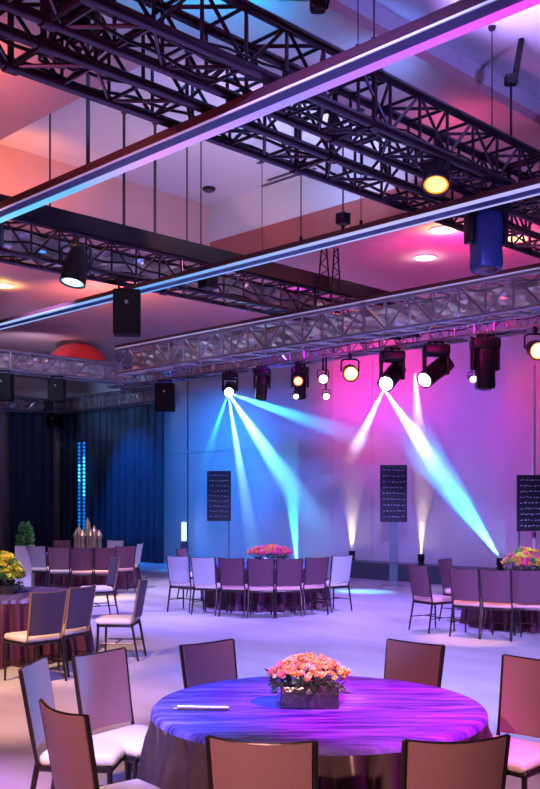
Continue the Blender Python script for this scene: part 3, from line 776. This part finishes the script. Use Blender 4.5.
def F_top(i, nu, w, py_):
    u = -1+2*i/nu
    return (u*w, py_(CH)-0.035*(1-u*u), CH-0.012*(1-u*u))
protos = {}
def chair(kind, px, D, ctr, label, group, turn=0.0, off=0.26):
    """backrest seen at bearing px, distance D; faces the table centre ctr"""
    p = W(px, D, 0); d = Vector((ctr.x-p.x, ctr.y-p.y, 0)); rz = math.atan2(d.y, d.x)-PI/2+turn
    f = Vector((-math.sin(rz), math.cos(rz), 0))
    loc = p+f*off
    if kind not in protos:
        mm = {'taupe': ('back', 'seat', 'legs', 'legs'), 'gilt': ('backdark2', 'seat', 'legs', 'gold'), 'pale': ('backpale', 'seat', 'legs', 'legs'),
              'wine': ('backdark', 'seatpink', 'legs', 'legs')}[kind]
        c = make_chair(label, *[M[k] for k in mm]); protos[kind] = c
        c.location = loc; c.rotation_euler = (0, 0, rz); tag(c, None, None, group)
        return c
    return dup(protos[kind], loc, rz, label, group)

# ------------------------------------------------------------------ tables
def make_table(label, group, ctr, R=0.92, skirtm='skirt', nf=34, H=0.75, rz=PI/4):
    t = thing('banquet_table', label, 'table', (ctr.x, ctr.y, 0), rz, group)
    bm = bmesh.new(); n = 96
    prof = [(0, H), (R*0.35, H), (R*0.7, H), (R*0.95, H), (R*0.985, H-0.004), (R, H-0.018), (R+0.003, H-0.04)]
    lathe(bm, prof, n); soft(new('table_top', bm, M['satin'], t), 70)
    bm = bmesh.new(); rows = 8; g = []
    n = 240
    for i in range(n):
        a = 2*PI*i/n; col = []
        fold = math.sin(nf*a)+0.45*math.sin(nf*0.5*a+1.3)
        for j in range(rows+1):
            f = j/rows; z = (H-0.038)*(1-f)+0.01*f
            r = R+0.001+(0.009+0.075*f**0.5)*fold*(1 if f > 0 else 0)+0.05*f-0.016*(f > 0)
            col.append(bm.verts.new((r*math.cos(a), r*math.sin(a), z)))
        g.append(col)
    for i in range(n):
        for j in range(rows): bm.faces.new((g[i][j], g[(i+1) % n][j], g[(i+1) % n][j+1], g[i][j+1]))
    soft(new('table_skirt', bm, M[skirtm], t), 80)
    return t
def blossom_mesh(m, r=0.022):
    bm = bmesh.new()
    for k in range(6):
        a = k*PI/3; d = Vector((math.cos(a), math.sin(a), 0)); s = Vector((-d.y, d.x, 0)); up = Vector((0, 0, 1))
        v = [bm.verts.new(x) for x in (up*0.0, d*r*0.6+s*r*0.45+up*r*0.35, d*r*1.15+up*r*0.75, d*r*0.6-s*r*0.45+up*r*0.35)]
        bm.faces.new(v)
        v = [bm.verts.new(x+up*r*0.15) for x in (up*0.0, d*r*0.3+s*r*0.3+up*r*0.5, d*r*0.5+up*r*1.05, d*r*0.3-s*r*0.3+up*r*0.5)]
        bm.faces.new(v)
    o = new('blossom', bm, m)
    return o
def foliage(bm, n, rx, ry, z0, z1, ln, wd):
    for _ in range(n):
        a = random.uniform(0, 2*PI); k = math.sqrt(random.random())
        p = Vector((rx*k*math.cos(a), ry*k*math.sin(a), random.uniform(z0, z1)))
        d = Vector((math.cos(a)*random.uniform(.3, 1), math.sin(a)*random.uniform(.3, 1), random.uniform(-0.5, 0.8))).normalized()
        s = d.cross(Vector((random.uniform(-1, 1), random.uniform(-1, 1), 1))).normalized()
        L = ln*random.uniform(.6, 1.3); w = wd*random.uniform(.7, 1.2); nrm = d.cross(s)*w*0.3
        vs_ = [bm.verts.new(q) for q in (p, p+d*L*.5+s*w+nrm, p+d*L, p+d*L*.5-s*w+nrm)]
        bm.faces.new(vs_)
def arrangement(label, loc, w, d, vh, cols, nb, top, br, rz=-PI/4, vasem='vase', individual=True, fan=0.0):
    t = thing('flower_arrangement', label, 'flowers', loc, rz, 'table flowers')
    bm = bmesh.new(); rbox(bm, (-w*0.36, -d*0.36, 0), (w*0.36, d*0.36, vh), 0.008, 2); soft(new('vase', bm, M[vasem], t), 30)
    bm = bmesh.new(); foliage(bm, 260, w*0.46, d*0.46, vh*0.55, vh+0.06, 0.055, 0.014); new('foliage', bm, M['leaf'], t, recalc=False)
    src = [blossom_mesh(M[c], br) for c in cols]
    if individual:
        for k in range(nb):
            a = random.uniform(0, 2*PI); q = math.sqrt(random.random())
            x, y = w*0.5*q*math.cos(a), d*0.5*q*math.sin(a)
            z = vh+0.02+top*(1-q**2*0.8)*random.uniform(0.55, 1.0)
            c = src[int(min(len(src)-1, max(0, (x/w+0.5)*len(src)*0.8+random.uniform(-.6, 1.2))))].copy(); COL.objects.link(c); c.parent = t
            c.location = (x, y, z); c.rotation_euler = (random.uniform(-.5, .5)-y*2.0/d*0.5, random.uniform(-.5, .5)+x*2.0/w*0.6, random.uniform(0, 6))
            c.scale = (random.uniform(.8, 1.35),)*3
        bm = bmesh.new()
        for k in range(300):
            a = random.uniform(0, 2*PI); q = math.sqrt(random.random()); x, y = w*0.49*q*math.cos(a), d*0.49*q*math.sin(a)
            b2 = bmesh.new(); b2.from_mesh(src[0].data)
            for f in b2.faces: f.material_index = k % 3
            merge(bm, b2, Matrix.Translation((x, y, vh+0.02+top*(1-q**2*0.8)*random.uniform(0.6, 1.08))) @ Matrix.Rotation(random.uniform(0, 6), 4, 'Z') @ Matrix.Rotation(random.uniform(-.9, .9), 4, 'X') @ Matrix.Scale(0.7, 4))
        tag(new('small_blossom', bm, [M['peach'], M['org'], M['yel2']], t, recalc=False), kind='stuff')
    else:
        for ci, s in enumerate(src):
            bm = bmesh.new()
            for k in range(nb//len(src)):
                a = random.uniform(0, 2*PI); q = math.sqrt(random.random())
                x, y = w*0.5*q*math.cos(a), d*0.5*q*math.sin(a); z = vh+0.02+top*(1-q**2*0.7)*random.uniform(0.4, 1.0)
                b2 = bmesh.new(); b2.from_mesh(s.data)
                merge(bm, b2, Matrix.Translation((x, y, z)) @ Matrix.Rotation(random.uniform(0, 6), 4, 'Z') @ Matrix.Rotation(random.uniform(-.8, .8), 4, 'X'))
            new('bloom_cluster', bm, M[cols[ci]], t, recalc=False)
    for s in src: bpy.data.objects.remove(s)
    return t

# front table and its eight chairs
cA = W(318, 5.28, 0)
make_table('large round table under blue and purple satin, nearest to the viewer', 'round banquet tables', cA, rz=-PI/4)
GA = 'chairs around the front table'
chair('taupe', 211, 6.2, cA, 'taupe chair tucked behind the front table, left of the flowers', GA, 0.1)
chair('taupe', 412, 6.2, cA, 'taupe chair tucked behind the front table, right of the flowers', GA, -0.1)
chair('taupe', 533, 5.55, cA, 'taupe chair with pale seat cut by the right edge beside the front table', GA, 0.6)
chair('taupe', 453, 3.77, cA, 'taupe chair seen from behind at the bottom right of the front table', GA, -0.1)
chair('taupe', 263, 3.75, cA, 'taupe chair seen from behind at the bottom centre before the front table', GA, 0.0)
chair('taupe', 40, 5.42, cA, 'chair with blue lit back at far left of the front table group', GA, 0.0)
chair('taupe', 104, 5.8, cA, 'taupe chair facing the viewer with cream seat, left of the front table', GA, -0.25)
chair('taupe', 71, 4.3, cA, 'chair seen from behind at bottom left with cream seat towards the front table', GA, 0.0)
arrangement('orange and pink flowers in a mirrored box on the front table', W(309, 5.28, 0.752), 0.44, 0.36, 0.12, ['coral', 'org', 'peach', 'peach', 'yel2'], 100, 0.125, 0.021)
p = W(201, 5.15, 0.752)
t = thing('folded_program', 'slim silver folded program lying on the front table', 'paper', p, -PI/4-0.06)
bm = bmesh.new(); rbox(bm, (-0.15, -0.03, 0), (0.15, 0.03, 0.012), 0.005, 2); new('cover', bm, M['paper'], t)
bm = bmesh.new(); tube(bm, (-0.12, -0.032, 0.018), (0.155, -0.034, 0.018), 0.012, 10); soft(new('rolled_edge', bm, M['paper'], t))

# left table
cB = W(6, 11.6, 0)
make_table('round wine skirted table at the left edge with yellow flowers', 'round banquet tables', cB, skirtm='wine')
GB = 'chairs around the left table'
chair('gilt', 47, 9.75, cB, 'gilt framed dark chair seen from behind, nearest at the left table', GB, 0.35)
chair('gilt', 80, 10.3, cB, 'gilt framed dark chair just right of the nearest one at the left table', GB, 0.35)
chair('gilt', 140, 11.3, cB, 'tall blue lit chair in profile facing the left table', GB, 0.1)
arrangement('yellow flowers on the left table cut by the left edge', W(2, 11.6, 0.752), 0.5, 0.5, 0.1, ['yel', 'yel', 'fol2'], 420, 0.36, 0.045, individual=False)
# middle table
cC = W(268, 17.0, 0)
make_table('round wine skirted table in the middle of the hall with pink flowers', 'round banquet tables', cC, R=1.0, skirtm='wine')
GC = 'chairs around the middle table'
chair('pale', 179, 15.95, cC, 'pale blue lit chair at the left end of the middle table', GC, 0.5)
chair('pale', 204, 15.55, cC, 'pale chair second from the left end of the middle table', GC, 0.25)
for px, D, lab in ((232, 15.3, 'wine backed chair third from left at the middle table'), (261, 15.15, 'wine backed chair in front of the pink flowers at the middle table'),
                   (289, 15.2, 'wine backed chair just right of the pink flowers at the middle table'), (316, 15.5, 'wine backed chair second from the right end of the middle table')):
    chair('wine', px, D, cC, lab, GC)
chair('pale', 341, 16.0, cC, 'pale chair at the right end of the middle table', GC, -0.3)
chair('taupe', 183, 18.2, cC, 'dark chair standing behind the pale chairs of the middle table', GC, 0.3)
arrangement('pink and orange flowers on the middle table', W(270, 16.9, 0.752), 0.75, 0.5, 0.12, ['pinkp', 'coral', 'org'], 240, 0.16, 0.06, individual=False)
# right table
cD = W(536, 14.4, 0)
make_table('round purple topped table at the right edge with colourful flowers', 'round banquet tables', cD, R=1.0, skirtm='wine')
GD = 'chairs around the right table'
chair('wine', 420, 13.6, cD, 'chair in profile with rose seat at the left end of the right table', GD, 0.15)
chair('wine', 447, 15.0, cD, 'wine backed chair behind the profile chair at the right table', GD, -0.2)
chair('wine', 465, 13.0, cD, 'wine backed chair left of the front row at the right table', GD, 0.15)
chair('wine', 496, 12.75, cD, 'wine backed chair in the middle of the front row at the right table', GD)
chair('wine', 527, 12.7, cD, 'wine backed chair right in the front row of the right table', GD)
arrangement('yellow pink and green flowers on the right table', W(526, 14.2, 0.752), 0.62, 0.5, 0.1, ['yel', 'org', 'pinkp', 'fol2'], 360, 0.28, 0.055, individual=False)
# far left table
cE = W(88, 20.6, 0)
make_table('round table by the curtain at far left with a golden centrepiece', 'round banquet tables', cE, R=1.0, skirtm='wine')
GE = 'chairs around the far left table'
for kind, px, D, lab, tr in (('pale', 37, 19.4, 'pale framed chair at the left end of the far left table beside the planter', 0.3), ('taupe', 59, 18.8, 'dark chair second from left at the far left table', 0.1),
                         ('wine', 82, 18.55, 'wine chair in front of the golden centrepiece', 0), ('wine', 105, 18.7, 'wine chair right of the golden centrepiece, front row', -0.1),
                         ('wine', 125, 19.3, 'wine chair second from the right end of the far left table', -0.2), ('pale', 138, 20.4, 'pale backed chair at the right end of the far left table', 0)):
    chair(kind, px, D, cE, lab, GE, tr)
chair('taupe', 62, 22.0, cE, 'dark chair behind the far left table', GE, 0)
chair('pale', 115, 22.0, cE, 'pale chair behind the far left table at right', GE, 0)
chair('gilt', 113, 15.4, W(60, 15.0, 0), 'gilt chair standing between the left table and the far left table', 'loose chairs on the floor', 0)
# golden centrepiece
t = thing('golden_centrepiece', 'crown shaped golden ornament on the far left table', 'ornament', W(87, 20.5, 0.752), FC)
t.scale = (1.25, 1.25, 1.55)
bm = bmesh.new(); lathe(bm, [(0, 0), (0.2, 0), (0.22, 0.03), (0.14, 0.05), (0, 0.05)], 24); soft(new('base', bm, M['copper'], t))
for k in range(7):
    x = -0.2+0.4*k/6; h = 0.3+0.1*(1 if k in (3,) else 0)+0.06*(k % 2)
    bm = bmesh.new(); lathe(bm, [(0.02, 0.03), (0.05, 0.1), (0.035, 0.16), (0.06, 0.24), (0.045, h-0.04), (0.015, h), (0, h+0.03)], 12, (x, 0.06*math.cos(k*2), 0)); soft(new('finial', bm, M['copper'], t))
# planter
p = W(25, 19.6, 0)
t = thing('potted_plant', 'small green shrub on a tall pale planter at far left', 'plant', p, FC)
bm = bmesh.new(); rbox(bm, (-0.17, -0.17, 0), (0.17, 0.17, 0.95), 0.02); new('planter', bm, M['white'], t)
bm = bmesh.new()
for (z, r) in ((0.97, 0.2), (1.1, 0.19), (1.22, 0.14), (1.33, 0.08)):
    foliage(bm, 260, r*0.7, r*0.7, z-0.05, z+0.06, 0.09, 0.022)
new('foliage', bm, M['fol2'], t, recalc=False)
bm = bmesh.new(); tube(bm, (0, 0, 0.94), (0, 0, 1.35), 0.02, 8); new('stem', bm, M['leaf'], t)
